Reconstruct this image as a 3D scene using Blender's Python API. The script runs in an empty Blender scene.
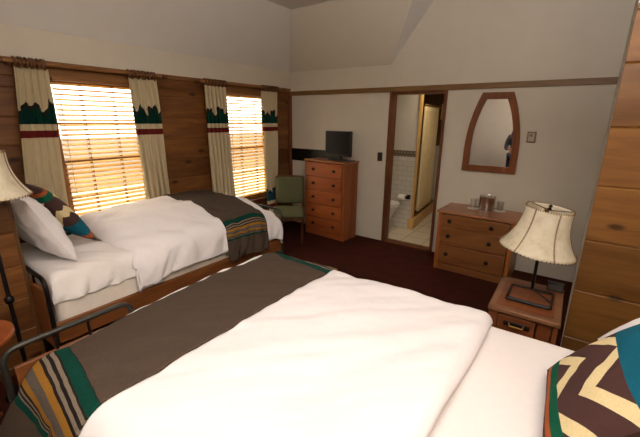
import bpy, bmesh, math, random
from mathutils import Vector, Matrix, noise
random.seed(7)
PI = math.pi
scn = bpy.context.scene
C = scn.collection

# ---------------------------------------------------------------- colours / materials
def lin(h):
    h = h.lstrip('#')
    out = []
    for i in (0, 2, 4):
        c = int(h[i:i+2], 16)/255
        out.append(c/12.92 if c <= .04045 else ((c+.055)/1.055)**2.4)
    return (*out, 1)

class NT:
    """small node helper"""
    def __init__(s, name):
        s.m = bpy.data.materials.new(name); s.m.use_nodes = True
        s.t = s.m.node_tree; s.b = s.t.nodes['Principled BSDF']
    def n(s, kind, **kw):
        nd = s.t.nodes.new(kind)
        for k, v in kw.items():
            if k.startswith('i_'): nd.inputs[k[2:].replace('_', ' ')].default_value = v
            else: setattr(nd, k, v)
        return nd
    def l(s, a, b): s.t.links.new(a, b)
    def math(s, op, a, b=None, c=None):
        nd = s.n('ShaderNodeMath', operation=op)
        for i, v in enumerate((a, b, c)):
            if v is None: continue
            if isinstance(v, (int, float)): nd.inputs[i].default_value = v
            else: s.l(v, nd.inputs[i])
        return nd.outputs[0]
    def mix(s, f, a, b):
        nd = s.n('ShaderNodeMix', data_type='RGBA')
        for i, v in ((0, f), (6, a), (7, b)):
            if isinstance(v, (int, float, tuple)): nd.inputs[i].default_value = v
            else: s.l(v, nd.inputs[i])
        return nd.outputs[2]
    def ramp(s, fac, stops, interp='LINEAR'):
        nd = s.n('ShaderNodeValToRGB'); cr = nd.color_ramp; cr.interpolation = interp
        while len(cr.elements) < len(stops): cr.elements.new(.5)
        for e, (p, c) in zip(cr.elements, stops):
            e.position = p; e.color = c
        s.l(fac, nd.inputs[0]); return nd.outputs[0]
    def coords(s, kind='Object', scale=(1, 1, 1)):
        tc = s.n('ShaderNodeTexCoord'); mp = s.n('ShaderNodeMapping'); mp.inputs['Scale'].default_value = scale
        s.l(tc.outputs[kind], mp.inputs[0]); return mp.outputs[0]
    def bump(s, h, strength=.2, dist=.01):
        nd = s.n('ShaderNodeBump'); nd.inputs['Strength'].default_value = strength; nd.inputs['Distance'].default_value = dist
        s.l(h, nd.inputs['Height']); s.l(nd.outputs[0], s.b.inputs['Normal'])

def plain(name, col, rough=.5, metal=0, spec=.5, var=.0, vscale=20, bump=0, **kw):
    N = NT(name); c = lin(col)
    N.b.inputs['Roughness'].default_value = rough; N.b.inputs['Metallic'].default_value = metal
    N.b.inputs['Specular IOR Level'].default_value = spec
    for k, v in kw.items(): N.b.inputs[k.replace('_', ' ')].default_value = v
    nz = N.n('ShaderNodeTexNoise', i_Scale=vscale, i_Detail=4.0)
    N.l(N.coords(), nz.inputs['Vector'])
    dark = tuple(v*(1-var) for v in c[:3])+(1,); lite = tuple(min(1, v*(1+var)) for v in c[:3])+(1,)
    N.l(N.ramp(nz.outputs['Fac'], [(.3, dark), (.7, lite)]), N.b.inputs['Base Color'])
    if bump: N.bump(nz.outputs['Fac'], bump)
    return N.m

def wood(name, c_dark, c_mid, c_light, axis='y', rough=.45, scale=1.0, knots=True, board=None, kr=(.07, .19), spec=.35):
    """axis = grain direction in object space; board = (axis, spacing, offset): a tone per board"""
    N = NT(name)
    st = {'x': (.12, 1, 1), 'y': (1, .12, 1), 'z': (1, 1, .12)}[axis]
    k = 9*scale
    v = N.coords('Object', tuple(a*k for a in st))
    tc = N.n('ShaderNodeTexCoord'); sep = N.n('ShaderNodeSeparateXYZ'); N.l(tc.outputs['Object'], sep.inputs[0])
    vec = v
    if board:
        idx = N.math('FLOOR', N.math('DIVIDE', N.math('SUBTRACT', sep.outputs['xyz'.index(board[0])], board[2]), board[1]))
        off = N.n('ShaderNodeCombineXYZ')
        for i in range(3): N.l(N.math('MULTIPLY', idx, 7.31+i), off.inputs[i])
        ad = N.n('ShaderNodeVectorMath', operation='ADD'); N.l(v, ad.inputs[0]); N.l(off.outputs[0], ad.inputs[1]); vec = ad.outputs[0]
    nz = N.n('ShaderNodeTexNoise', i_Scale=1.0, i_Detail=6.0, i_Roughness=.6, i_Distortion=.9); N.l(vec, nz.inputs['Vector'])
    n2 = N.n('ShaderNodeTexNoise', i_Scale=6.0, i_Detail=3.0); N.l(vec, n2.inputs['Vector'])
    f = N.math('ADD', N.math('MULTIPLY', nz.outputs['Fac'], .75), N.math('MULTIPLY', n2.outputs['Fac'], .25))
    col = N.ramp(f, [(.32, lin(c_dark)), (.5, lin(c_mid)), (.68, lin(c_light))])
    if board:
        wn = N.n('ShaderNodeTexWhiteNoise', noise_dimensions='1D'); N.l(idx, wn.inputs['W'])
        mul = N.math('ADD', N.math('MULTIPLY', wn.outputs['Value'], .4), .8)
        hs = N.n('ShaderNodeHueSaturation'); N.l(mul, hs.inputs['Value']); N.l(col, hs.inputs['Color']); col = hs.outputs[0]
    if knots:
        kv = N.coords('Object', {'x': (1.9, 4.2, 4.2), 'y': (4.2, 1.9, 4.2), 'z': (4.2, 4.2, 1.9)}[axis])
        if board:
            cb = N.n('ShaderNodeCombineXYZ'); N.l(N.math('MULTIPLY', sep.outputs['xyz'.index(axis)], 1.5), cb.inputs[0])
            N.l(N.math('ADD', N.math('MULTIPLY', sep.outputs[2], 3.4), .35), cb.inputs[1])
            vo = N.n('ShaderNodeTexVoronoi', voronoi_dimensions='2D', i_Randomness=1.0, i_Scale=1.0); N.l(cb.outputs[0], vo.inputs['Vector'])
        else:
            vo = N.n('ShaderNodeTexVoronoi', i_Scale=scale, i_Randomness=1.0); N.l(kv, vo.inputs['Vector'])
        kf = N.ramp(vo.outputs['Distance'], [(kr[0], (1, 1, 1, 1)), (kr[1], (0, 0, 0, 1))])
        kd = tuple(x*.25 for x in lin(c_dark)[:3])+(1,)
        col = N.mix(N.math('MULTIPLY', kf, .85), col, kd)
    N.l(col, N.b.inputs['Base Color'])
    N.b.inputs['Roughness'].default_value = rough; N.b.inputs['Specular IOR Level'].default_value = spec
    N.bump(f, .12, .004)
    return N.m

M = {}
M['white_wall'] = plain('wall_paint', 'cfc6b6', .85, spec=.2, var=.02, vscale=6)
M['slope_paint'] = plain('ceiling_paint', 'd6d1cb', .9, spec=.2, var=.02, vscale=5)
M['log_wall'] = wood('plank_wall_wood', '4d2c13', '6a4120', '805629', 'y', board=('z', .2225, .085), kr=(.035, .09))
M['log_wall_alcove'] = wood('plank_alcove_wood', '4d2c13', '6a4120', '805629', 'y', board=('z', .2225, .0625), kr=(.035, .09))
M['stub_wall'] = wood('stub_plank_wood', '694117', '7e5325', '8e6230', 'x', board=('z', .3475, .23), scale=.8, kr=(.035, .085))
M['trim'] = wood('trim_wood', '6a4a2a', '7b5933', '8b683f', 'x', knots=False)
M['trim_y'] = wood('trim_wood_along', '6e4626', '825730', '96693d', 'y', knots=False)
M['casing'] = wood('casing_wood', '522a15', '683a1f', '7b4b2b', 'z', knots=False)
M['pine'] = wood('furniture_pine', '6d4020', '82512d', '936238', 'x', rough=.35, knots=False)
M['pine_z'] = wood('furniture_pine_upright', '84461f', '9c5a29', 'ae6b34', 'z', rough=.35, knots=False)
M['pine_top'] = wood('furniture_pine_top', '8a5430', '9d6540', 'ae7850', 'x', rough=.28, knots=False)
M['night'] = wood('nightstand_wood', '5a2f17', '6e3c1e', '7d4826', 'x', rough=.35, knots=False)
M['night_z'] = wood('nightstand_upright', '562c15', '6a391c', '794524', 'z', rough=.38, knots=False)
M['night_top'] = wood('nightstand_top', '66402a', '765034', '855d3e', 'x', rough=.35, knots=False)
M['chest'] = wood('chest_pine', '7e3f1e', '984f27', 'aa6234', 'x', rough=.35, knots=False)
M['chest_z'] = wood('chest_pine_upright', '74391b', '8c4a24', '9c5a2e', 'z', rough=.4, knots=False)
M['bedwood'] = wood('bed_wood', '5f3519', '784723', '8a5a2f', 'y', rough=.4, knots=False)
M['bedwood_x'] = wood('bed_wood_across', '5f3519', '784723', '8a5a2f', 'x', rough=.4, knots=False)
M['table'] = wood('table_wood', '6e3418', '864522', '9a5730', 'x', rough=.3, knots=False)
M['mirror_wood'] = wood('mirror_wood', '5f3116', '77411e', '8b5128', 'z', rough=.35, knots=False)
M['yellow_pine'] = wood('shower_pine', 'b98a48', 'cda05c', 'd9b172', 'z', rough=.4, knots=False)
M['dark_brown'] = wood('dark_brown_grain', '4a2f16', '5d3d1e', '6d4a27', 'z', rough=.5, knots=False)  # bathroom back wall, and the painted shadow strip at the alcove corner
M['iron'] = plain('dark_iron', '221d1c', .42, metal=.7, var=.15, vscale=60)
M['grey_iron'] = plain('grey_steel_tube', '3b3934', .4, metal=.6, var=.1, vscale=40)
M['knob'] = plain('knob_iron', '1d1512', .45, metal=.5)
M['black'] = plain('black_plastic', '0b0a0a', .35)
M['screen'] = plain('tv_screen', '0a090a', .35, spec=.25)
M['grey_plastic'] = plain('grey_plastic', '4b4744', .35)
M['chrome'] = plain('brushed_chrome', 'c9c4bf', .2, metal=1.0)
M['brown_plate'] = plain('brown_switch', '2a1a10', .4)
M['thermo_rim'] = plain('thermostat_rim', '86715b', .5)
M['thermo'] = plain('thermostat_face', 'b3a691', .5)
M['paper'] = plain('paper', 'e8e0d6', .8)
M['ceramic'] = plain('ceramic', 'dcd6cb', .15, spec=.5)
M['green'] = plain('green_upholstery', '595b40', .85, spec=.15, var=.15, vscale=90, bump=.1)
M['chair_wood'] = wood('chair_wood', '3e2112', '52301b', '684026', 'z', rough=.4, knots=False)
M['linen'] = plain('white_linen', 'efe9ea', .8, spec=.2, var=.015, vscale=40, bump=.03, Sheen_Weight=.15)
M['sheet'] = plain('white_sheet', 'eae3e0', .75, spec=.2, var=.015, vscale=40, bump=.03)
M['boxspring'] = plain('quilted_ticking', 'e6dccf', .7, spec=.3, var=.03, vscale=20, Sheen_Weight=.2)
M['copper'] = plain('brass_fitting', 'b08d4f', .3, metal=1.0)
M['cord_white'] = plain('white_cord', 'd8cbb8', .7)
M['ring'] = wood('ring_wood', '452610', '5e381a', '744a26', 'x', rough=.35, knots=False)
M['rope'] = plain('leather_lacing', '7d5c3a', .7, var=.3, vscale=150)
M['hem'] = plain('curtain_lining', 'd8cdb8', .85)

def carpet():
    N = NT('carpet')
    a = N.n('ShaderNodeTexNoise', i_Scale=140.0, i_Detail=3.0); N.l(N.coords(), a.inputs['Vector'])
    b = N.n('ShaderNodeTexNoise', i_Scale=9.0, i_Detail=4.0); N.l(N.coords(), b.inputs['Vector'])
    f = N.math('ADD', N.math('MULTIPLY', a.outputs['Fac'], .6), N.math('MULTIPLY', b.outputs['Fac'], .4))
    N.l(N.ramp(f, [(.35, lin('2f130c')), (.55, lin('3f1b12')), (.7, lin('4e251a'))]), N.b.inputs['Base Color'])
    N.b.inputs['Roughness'].default_value = .95; N.b.inputs['Specular IOR Level'].default_value = .1
    N.bump(a.outputs['Fac'], .4, .006)
    return N.m
M['carpet'] = carpet()

def parchment():
    N = NT('shade_hide')
    a = N.n('ShaderNodeTexNoise', i_Scale=14.0, i_Detail=6.0, i_Roughness=.7); N.l(N.coords(), a.inputs['Vector'])
    col = N.ramp(a.outputs['Fac'], [(.3, lin('cdbfa0')), (.5, lin('e2d7bd')), (.7, lin('eae2cf'))])
    N.l(col, N.b.inputs['Base Color']); N.b.inputs['Roughness'].default_value = .6
    tr = N.n('ShaderNodeBsdfTranslucent'); N.l(col, tr.inputs[0])
    mx = N.n('ShaderNodeMixShader'); mx.inputs[0].default_value = .3
    N.l(N.b.outputs[0], mx.inputs[1]); N.l(tr.outputs[0], mx.inputs[2])
    N.l(mx.outputs[0], N.t.nodes['Material Output'].inputs[0])
    N.bump(a.outputs['Fac'], .15, .004)
    return N.m
M['hide'] = parchment()

def translucent(name, col, amount, rough=.6, var='y'):
    N = NT(name); c = lin(col)
    nz = N.n('ShaderNodeTexNoise', i_Scale=2.0, i_Detail=3.0); N.l(N.coords('Object', (30, 1.5, 30)), nz.inputs['Vector'])
    cc = N.ramp(nz.outputs['Fac'], [(.3, tuple(x*.85 for x in c[:3])+(1,)), (.7, tuple(min(1, x*1.12) for x in c[:3])+(1,))])
    N.l(cc, N.b.inputs['Base Color']); N.b.inputs['Roughness'].default_value = rough
    tr = N.n('ShaderNodeBsdfTranslucent'); N.l(cc, tr.inputs[0])
    mx = N.n('ShaderNodeMixShader'); mx.inputs[0].default_value = amount
    N.l(N.b.outputs[0], mx.inputs[1]); N.l(tr.outputs[0], mx.inputs[2])
    N.l(mx.outputs[0], N.t.nodes['Material Output'].inputs[0])
    return N.m
M['slat'] = translucent('blind_slat_wood', 'f6d898', .5)
M['tape'] = plain('blind_cord', '8f6336', .8)

def glass(name, tint, refl=.12):
    N = NT(name)
    tb = N.n('ShaderNodeBsdfTransparent'); tb.inputs[0].default_value = tint
    gl = N.n('ShaderNodeBsdfGlossy'); gl.inputs['Roughness'].default_value = .02
    lw = N.n('ShaderNodeLayerWeight', i_Blend=refl)
    mx = N.n('ShaderNodeMixShader'); N.l(lw.outputs['Facing'], mx.inputs[0])
    N.l(tb.outputs[0], mx.inputs[1]); N.l(gl.outputs[0], mx.inputs[2])
    N.l(mx.outputs[0], N.t.nodes['Material Output'].inputs[0])
    return N.m
M['pane'] = glass('window_glass', (.97, .97, .95, 1), .1)
M['tumbler'] = glass('tumbler_glass', (.95, .95, .94, 1), .22)

def mirror_mat():
    N = NT('mirror_glass'); N.b.inputs['Metallic'].default_value = 1; N.b.inputs['Roughness'].default_value = .02
    N.b.inputs['Base Color'].default_value = (.86, .86, .86, 1); return N.m
M['mirror'] = mirror_mat()

def tile(name, col, grout, sx, sz, plane='xz', mort=.02):
    N = NT(name)
    tc = N.n('ShaderNodeTexCoord'); sep = N.n('ShaderNodeSeparateXYZ'); N.l(tc.outputs['Object'], sep.inputs[0])
    cb = N.n('ShaderNodeCombineXYZ')
    N.l(sep.outputs['xyz'.index(plane[0])], cb.inputs[0]); N.l(sep.outputs['xyz'.index(plane[1])], cb.inputs[1])
    br = N.n('ShaderNodeTexBrick', offset=.5 if plane != 'xy' else 0.0)
    br.inputs['Scale'].default_value = 1; br.inputs['Brick Width'].default_value = sx; br.inputs['Row Height'].default_value = sz
    br.inputs['Mortar Size'].default_value = mort*sz; br.inputs['Color1'].default_value = lin(col)
    br.inputs['Color2'].default_value = tuple(x*.94 for x in lin(col)[:3])+(1,); br.inputs['Mortar'].default_value = lin(grout)
    N.l(cb.outputs[0], br.inputs['Vector']); N.l(br.outputs['Color'], N.b.inputs['Base Color'])
    N.b.inputs['Roughness'].default_value = .25
    return N.m
M['bath_tile_x'] = tile('bath_wall_tile', 'd0c9ba', 'b3ab9b', .15, .075, 'xz', .05)
M['bath_tile_y'] = tile('bath_wall_tile_side', 'd5cfc2', 'a39b8c', .2, .1, 'yz', .06)
M['bath_floor'] = tile('bath_floor_tile', 'd8c9ae', 'b8a88c', .3, .3, 'xy', .03)
M['bath_border'] = tile('bath_border_tile', '8a7a64', '5d5244', .05, .05, 'xz', .15)

def curtain_mat():
    """UV: u = metres along the flat cloth, v = height above the floor in metres"""
    N = NT('curtain_cloth')
    tc = N.n('ShaderNodeUVMap'); sep = N.n('ShaderNodeSeparateXYZ'); N.l(tc.outputs[0], sep.inputs[0])
    u, v = sep.outputs[0], sep.outputs[1]
    wob = N.n('ShaderNodeTexNoise', noise_dimensions='1D', i_Scale=5.0, i_Detail=1.0); N.l(u, wob.inputs['W'])
    t1 = N.math('PINGPONG', N.math('ADD', u, N.math('MULTIPLY', wob.outputs['Fac'], .06)), .07); t2 = N.math('PINGPONG', N.math('ADD', u, .05), .117)
    peak = N.math('ADD', N.math('MULTIPLY', t1, 1.1), N.math('MULTIPLY', t2, .55))
    peak = N.math('ADD', peak, N.math('MULTIPLY', wob.outputs['Fac'], .06))
    cream = lin('cfc1a2'); nz = N.n('ShaderNodeTexNoise', i_Scale=300.0); N.l(N.coords(), nz.inputs['Vector'])
    col = N.ramp(nz.outputs['Fac'], [(.3, lin('c4b28f')), (.7, lin('d2c2a1'))])
    def band(col, lo, hi, c):
        lo_t = N.math('GREATER_THAN', v, lo) if not isinstance(lo, tuple) else None
        hi_t = N.math('LESS_THAN', v, hi)
        return N.mix(N.math('MULTIPLY', lo_t, hi_t), col, c)
    top = N.math('ADD', peak, 1.635); dk = N.math('ADD', peak, 1.60)
    col = band(col, 1.585, top, lin('2c2520')); col = band(col, 1.585, dk, lin('0a352b'))
    col = band(col, 1.478, 1.535, lin('6d2422'))
    lt = N.math('ADD', peak, .535); ld = N.math('ADD', peak, .50)
    col = band(col, .475, lt, lin('2b2a2c')); col = band(col, .475, ld, lin('274f58'))
    col = band(col, .365, .425, lin('6d2422'))
    N.l(col, N.b.inputs['Base Color']); N.b.inputs['Roughness'].default_value = .9; N.b.inputs['Specular IOR Level'].default_value = .1
    tr = N.n('ShaderNodeBsdfTranslucent'); N.l(col, tr.inputs[0])
    mx = N.n('ShaderNodeMixShader'); mx.inputs[0].default_value = .15
    N.l(N.b.outputs[0], mx.inputs[1]); N.l(tr.outputs[0], mx.inputs[2]); N.l(mx.outputs[0], N.t.nodes['Material Output'].inputs[0])
    return N.m
M['curtain'] = curtain_mat()

def runner_mat():
    """UV: u = |distance| from the start of the striped band in metres (negative in the plain middle)"""
    N = NT('wool_runner')
    uv = N.n('ShaderNodeUVMap'); sep = N.n('ShaderNodeSeparateXYZ'); N.l(uv.outputs[0], sep.inputs[0])
    f = N.math('DIVIDE', N.math('ADD', sep.outputs[0], .02), .36)
    br, gn, dk, gt, og, gy = lin('4e4137'), lin('0b3a30'), lin('231c1a'), lin('7b6e5f'), lin('93682a'), lin('5c534b')
    seq = []; t_ = 0.
    for wd_, c_ in ((.004, dk), (.056, gn), (.008, dk), (.017, gt), (.015, dk), (.017, gt), (.014, dk), (.036, og), (.046, gy), (.026, og), (.012, dk), (.010, gt), (.010, dk), (.008, gt), (.032, gn)):
        seq.append((t_, c_)); t_ += wd_
    seq = [(-.02, br)]+seq+[(t_, br)]
    col = N.ramp(f, [((a+.02)/.36, c) for a, c in seq], 'CONSTANT')
    nz = N.n('ShaderNodeTexNoise', i_Scale=160.0, i_Detail=3.0); N.l(N.coords(), nz.inputs['Vector'])
    val = N.math('ADD', N.math('MULTIPLY', nz.outputs['Fac'], .7), .65)
    hs = N.n('ShaderNodeHueSaturation'); N.l(val, hs.inputs['Value']); N.l(col, hs.inputs['Color'])
    N.l(hs.outputs[0], N.b.inputs['Base Color']); N.b.inputs['Roughness'].default_value = .95; N.b.inputs['Specular IOR Level'].default_value = .1
    N.bump(nz.outputs['Fac'], .3, .004)
    return N.m
M['runner'] = runner_mat()

def cushion_mat():
    """UV 0..1 over the face"""
    N = NT('blanket_cushion')
    uv = N.n('ShaderNodeUVMap'); sep = N.n('ShaderNodeSeparateXYZ'); N.l(uv.outputs[0], sep.inputs[0])
    u, v = sep.outputs[0], sep.outputs[1]
    br, cr, gn, og, tl = lin('4a3330'), lin('d9c698'), lin('14553f'), lin('a4572f'), lin('15586c')
    zig = N.math('PINGPONG', N.math('ADD', v, .06), .34)
    w = N.math('FRACT', N.math('MULTIPLY', N.math('ADD', u, N.math('MULTIPLY', zig, .85)), 3.1))
    col = N.mix(N.math('LESS_THAN', w, .36), br, cr)
    side = N.ramp(u, [(0, br), (.06, og), (.11, gn), (.20, br), (.64, tl), (.86, og), (.93, br)], 'CONSTANT')
    inner = N.math('MULTIPLY', N.math('GREATER_THAN', u, .20), N.math('LESS_THAN', u, .64))
    col = N.mix(inner, side, col)
    nz = N.n('ShaderNodeTexNoise', i_Scale=150.0, i_Detail=2.0); N.l(N.coords(), nz.inputs['Vector'])
    hs = N.n('ShaderNodeHueSaturation'); N.l(N.math('ADD', N.math('MULTIPLY', nz.outputs['Fac'], .3), .85), hs.inputs['Value']); N.l(col, hs.inputs['Color'])
    N.l(hs.outputs[0], N.b.inputs['Base Color']); N.b.inputs['Roughness'].default_value = .95; N.b.inputs['Specular IOR Level'].default_value = .1
    return N.m
M['cushion'] = cushion_mat()

# ---------------------------------------------------------------- mesh building
class MB:
    def __init__(s): s.v = []; s.f = []; s.uv = {}
    def add(s, vs, fs):
        o = len(s.v); s.v += [Vector(p) for p in vs]; s.f += [tuple(i+o for i in f) for f in fs]; return s
    def box(s, lo, hi):
        x0, y0, z0 = lo; x1, y1, z1 = hi
        return s.add([(x0,y0,z0),(x1,y0,z0),(x1,y1,z0),(x0,y1,z0),(x0,y0,z1),(x1,y0,z1),(x1,y1,z1),(x0,y1,z1)],
                     [(0,3,2,1),(4,5,6,7),(0,1,5,4),(1,2,6,5),(2,3,7,6),(3,0,4,7)])
    def prism(s, pts, z0, z1, axis='z'):
        n = len(pts)
        def p3(a, b, c): return {'z': (a, b, c), 'y': (a, c, b), 'x': (c, a, b)}[axis]
        vs = [p3(a, b, z0) for a, b in pts]+[p3(a, b, z1) for a, b in pts]
        fs = [tuple(range(n))[::-1], tuple(range(n, 2*n))]+[(i, (i+1) % n, (i+1) % n+n, i+n) for i in range(n)]
        return s.add(vs, fs)
    def tube(s, path, r, seg=12, closed=False, caps=True):
        path = [Vector(p) for p in path]; n = len(path); rings = []; prev = None
        for i, p in enumerate(path):
            if closed: d = path[(i+1) % n]-path[i-1]
            else: d = path[min(i+1, n-1)]-path[max(i-1, 0)]
            d.normalize()
            if prev is None:
                up = Vector((0, 0, 1)) if abs(d.z) < .9 else Vector((1, 0, 0))
                a = d.cross(up).normalized()
            else:
                a = (prev-d*prev.dot(d)).normalized()
            prev = a; b = d.cross(a)
            rr = r[i] if isinstance(r, (list, tuple)) else r
            rings.append([p+(a*math.cos(t)+b*math.sin(t))*rr for t in (2*PI*k/seg for k in range(seg))])
        vs = [q for ring in rings for q in ring]; fs = []
        m = n if closed else n-1
        for i in range(m):
            j = (i+1) % n
            for k in range(seg):
                k2 = (k+1) % seg; fs.append((i*seg+k, i*seg+k2, j*seg+k2, j*seg+k))
        if caps and not closed:
            fs.append(tuple(range(seg))[::-1]); fs.append(tuple((n-1)*seg+k for k in range(seg)))
        return s.add(vs, fs)
    def lathe(s, prof, c=(0, 0, 0), seg=32, axis='z', rfun=None, cap=True):
        c = Vector(c); vs = []; fs = []
        for r, h in prof:
            for k in range(seg):
                t = 2*PI*k/seg; rr = r*(rfun(t) if rfun else 1)
                a, b = rr*math.cos(t), rr*math.sin(t)
                vs.append(c+Vector({'z': (a, b, h), 'y': (a, h, b), 'x': (h, a, b)}[axis]))
        n = len(prof)
        for i in range(n-1):
            for k in range(seg):
                k2 = (k+1) % seg
                q = (i*seg+k, i*seg+k2, (i+1)*seg+k2, (i+1)*seg+k)
                fs.append(q if axis != 'y' else q[::-1])
        if cap:
            fs.append(tuple(range(seg))[::-1]); fs.append(tuple((n-1)*seg+k for k in range(seg)))
        return s.add(vs, fs)
    def grid(s, nu, nv, fn, uvfn=None):
        o = len(s.v)
        for i in range(nu+1):
            for j in range(nv+1):
                s.v.append(Vector(fn(i/nu, j/nv)))
                if uvfn: s.uv[len(s.v)-1] = uvfn(i/nu, j/nv)
        for i in range(nu):
            for j in range(nv):
                a = o+i*(nv+1)+j; s.f.append((a, a+nv+1, a+nv+2, a+1))
        return s
    def build(s, name, mat, parent=None, origin=(0, 0, 0), bevel=0, smooth=True, solid=0, sub=0, fixn=True, keep=False):
        o0 = Vector(origin)
        me = bpy.data.meshes.new(name); me.from_pydata([v-o0 for v in s.v], [], s.f); me.validate()
        if s.uv:
            ul = me.uv_layers.new(name='UVMap')
            for lp in me.loops: ul.data[lp.index].uv = s.uv.get(lp.vertex_index, (0, 0))
        if fixn:
            bm = bmesh.new(); bm.from_mesh(me); bmesh.ops.recalc_face_normals(bm, faces=bm.faces); bm.to_mesh(me); bm.free()
        for p in me.polygons: p.use_smooth = smooth
        if mat: me.materials.append(M[mat] if isinstance(mat, str) else mat)
        ob = bpy.data.objects.new(name, me); C.objects.link(ob)
        ob.location = o0
        if parent: ob.parent = parent
        if solid:
            md = ob.modifiers.new('Solidify', 'SOLIDIFY'); md.thickness = solid; md.offset = 0
        if bevel:
            md = ob.modifiers.new('Bevel', 'BEVEL'); md.width = bevel; md.segments = 2; md.limit_method = 'ANGLE'; md.angle_limit = .6
            md.harden_normals = False
        if sub:
            md = ob.modifiers.new('Sub', 'SUBSURF'); md.levels = sub; md.render_levels = sub
        if smooth and not s.uv and not sub:
            try: me.set_sharp_from_angle(angle=.7)
            except Exception: pass
        return ob

def boxes(*bs):
    m = MB()
    for lo, hi in bs: m.box(lo, hi)
    return m
def tag(o, label, cat, group=None):
    o['label'] = label; o['category'] = cat
    if group: o['group'] = group
    return o
def thing(name, label, cat, loc=(0, 0, 0), rz=0, group=None):
    o = bpy.data.objects.new(name, None); C.objects.link(o); o.location = loc; o.rotation_euler = (0, 0, rz)
    o.empty_display_size = .1
    return tag(o, label, cat, group)
def struct(o): o['kind'] = 'structure'; return o
def dup(root, loc, rz=None, label=None, group=None):
    r = root.copy(); C.objects.link(r); r.location = loc
    if rz is not None: r.rotation_euler = (0, 0, rz)
    if label: r['label'] = label
    if group: r['group'] = group
    for ch in list(root.children):
        c = ch.copy(); C.objects.link(c); c.parent = r
        for g in list(ch.children):
            d = g.copy(); C.objects.link(d); d.parent = c
    return r
def arc_path(pts, r, n=6):
    """polyline with rounded corners"""
    pts = [Vector(p) for p in pts]; out = [pts[0]]
    for i in range(1, len(pts)-1):
        p = pts[i]; a = (pts[i-1]-p); b = (pts[i+1]-p); rr = min(r, a.length*.49, b.length*.49)
        p0 = p+a.normalized()*rr; p1 = p+b.normalized()*rr
        for k in range(n+1):
            t = k/n; out.append(p0*(1-t)**2+p*2*t*(1-t)+p1*t*t)
    out.append(pts[-1]); return out
def closed_round(pts, r, n=4):
    pts = [Vector(p) for p in pts]; out = []
    for i in range(len(pts)):
        p = pts[i]; a = pts[i-1]-p; b = pts[(i+1) % len(pts)]-p
        p0 = p+a.normalized()*r; p1 = p+b.normalized()*r
        for k in range(n+1):
            t = k/n; out.append(p0*(1-t)**2+p*2*t*(1-t)+p1*t*t)
    return out
def sm(a, b, x):
    t = max(0, min(1, (x-a)/(b-a))); return t*t*(3-2*t)
def nz(x, y, z=0): return noise.noise(Vector((x, y, z)))

# ---------------------------------------------------------------- the shell
XL, YB, XR, YN = -3.67, 4.37, .75, -2.2
RAIL, EAVE, CEIL = 2.045, 2.32, 3.0
struct(boxes(((XL-.15, YN-.1, -.1), (1.9, YB, 0))).build('floor', 'carpet', smooth=False))
# left wall: planks with shadow-gap chamfers, two window openings
WINS = [(1.235, 1.985), (3.085, 3.82)]; BLIND_Y = [(1.252, 1.935), (3.10, 3.772)]; WZ0, WZ1 = .545, 1.952
def plank_row(m, x0, x1, y0, y1, z0, z1):
    c = .007
    m.add([(x0,y0,z0),(x1-c,y0,z0),(x1,y0,z0+c),(x1,y0,z1-c),(x1-c,y0,z1),(x0,y0,z1),
           (x0,y1,z0),(x1-c,y1,z0),(x1,y1,z0+c),(x1,y1,z1-c),(x1-c,y1,z1),(x0,y1,z1)],
          [(0,1,2,3,4,5),(11,10,9,8,7,6),(0,6,7,1),(1,7,8,2),(2,8,9,3),(3,9,10,4),(4,10,11,5),(5,11,6,0)])
m = MB()
seams = [0, .085]+[.085+.2225*k for k in range(1, 10)]
seams = [z for z in seams if z < 2.02]+[2.06]
cuts = sorted(set(seams+[WZ0, WZ1]))
for z0, z1 in zip(cuts[:-1], cuts[1:]):
    zm = (z0+z1)/2
    spans = [(YN-.1, YB)]
    if WZ0 < zm < WZ1: spans = [(YN-.1, WINS[0][0]), (WINS[0][1], WINS[1][0]), (WINS[1][1], YB)]
    for a, b in spans: plank_row(m, XL-.06, XL, a, b, z0, z1)
struct(m.build('wall_left', 'log_wall', smooth=False))
struct(boxes(((XL-.15, YN-.1, 2.06), (XL, YB+.12, EAVE+.02))).build('wall_left_upper', 'white_wall', smooth=False))
# back wall with the bathroom doorway
DX0, DX1, DZ = -2.01, -1.305, 1.985
struct(boxes(((XL-.15, YB, 0), (DX0, YB+.12, RAIL)), ((DX1, YB, 0), (1.9, YB+.12, RAIL)), ((DX0, YB, DZ), (DX1, YB+.12, RAIL)),
             ((XL-.15, YB, RAIL), (1.9, YB+.12, CEIL+.05))).build('wall_back', 'white_wall', smooth=False))
# hipped slopes over the window corner, their cheek, and the flat ceiling
HX, HY = XL+.40, YB-.442
A3 = (-2.035, YB-.001, EAVE-.01)
m = MB(); m.add([(XL, YN, EAVE), (XL, YB, EAVE), (HX, HY, CEIL), (HX, YN, CEIL)], [(0, 1, 2, 3)])
struct(m.build('ceiling_slope_left', 'slope_paint', smooth=False, fixn=False))
m = MB(); m.add([(XL, YB, EAVE), A3, (-1.586, 3.922, CEIL), (HX, HY, CEIL)], [(0, 1, 2, 3)])
struct(m.build('ceiling_slope_back', 'white_wall', smooth=False, fixn=False))
m = MB(); m.add([A3, (-1.519, YB-.001, CEIL), (-1.586, 3.922, CEIL)], [(0, 1, 2)])
struct(m.build('ceiling_cheek', 'slope_paint', smooth=False, fixn=False))
struct(boxes(((XL-.15, YN-.1, CEIL), (1.9, YB+.12, CEIL+.1))).build('ceiling', 'slope_paint', smooth=False))
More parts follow.
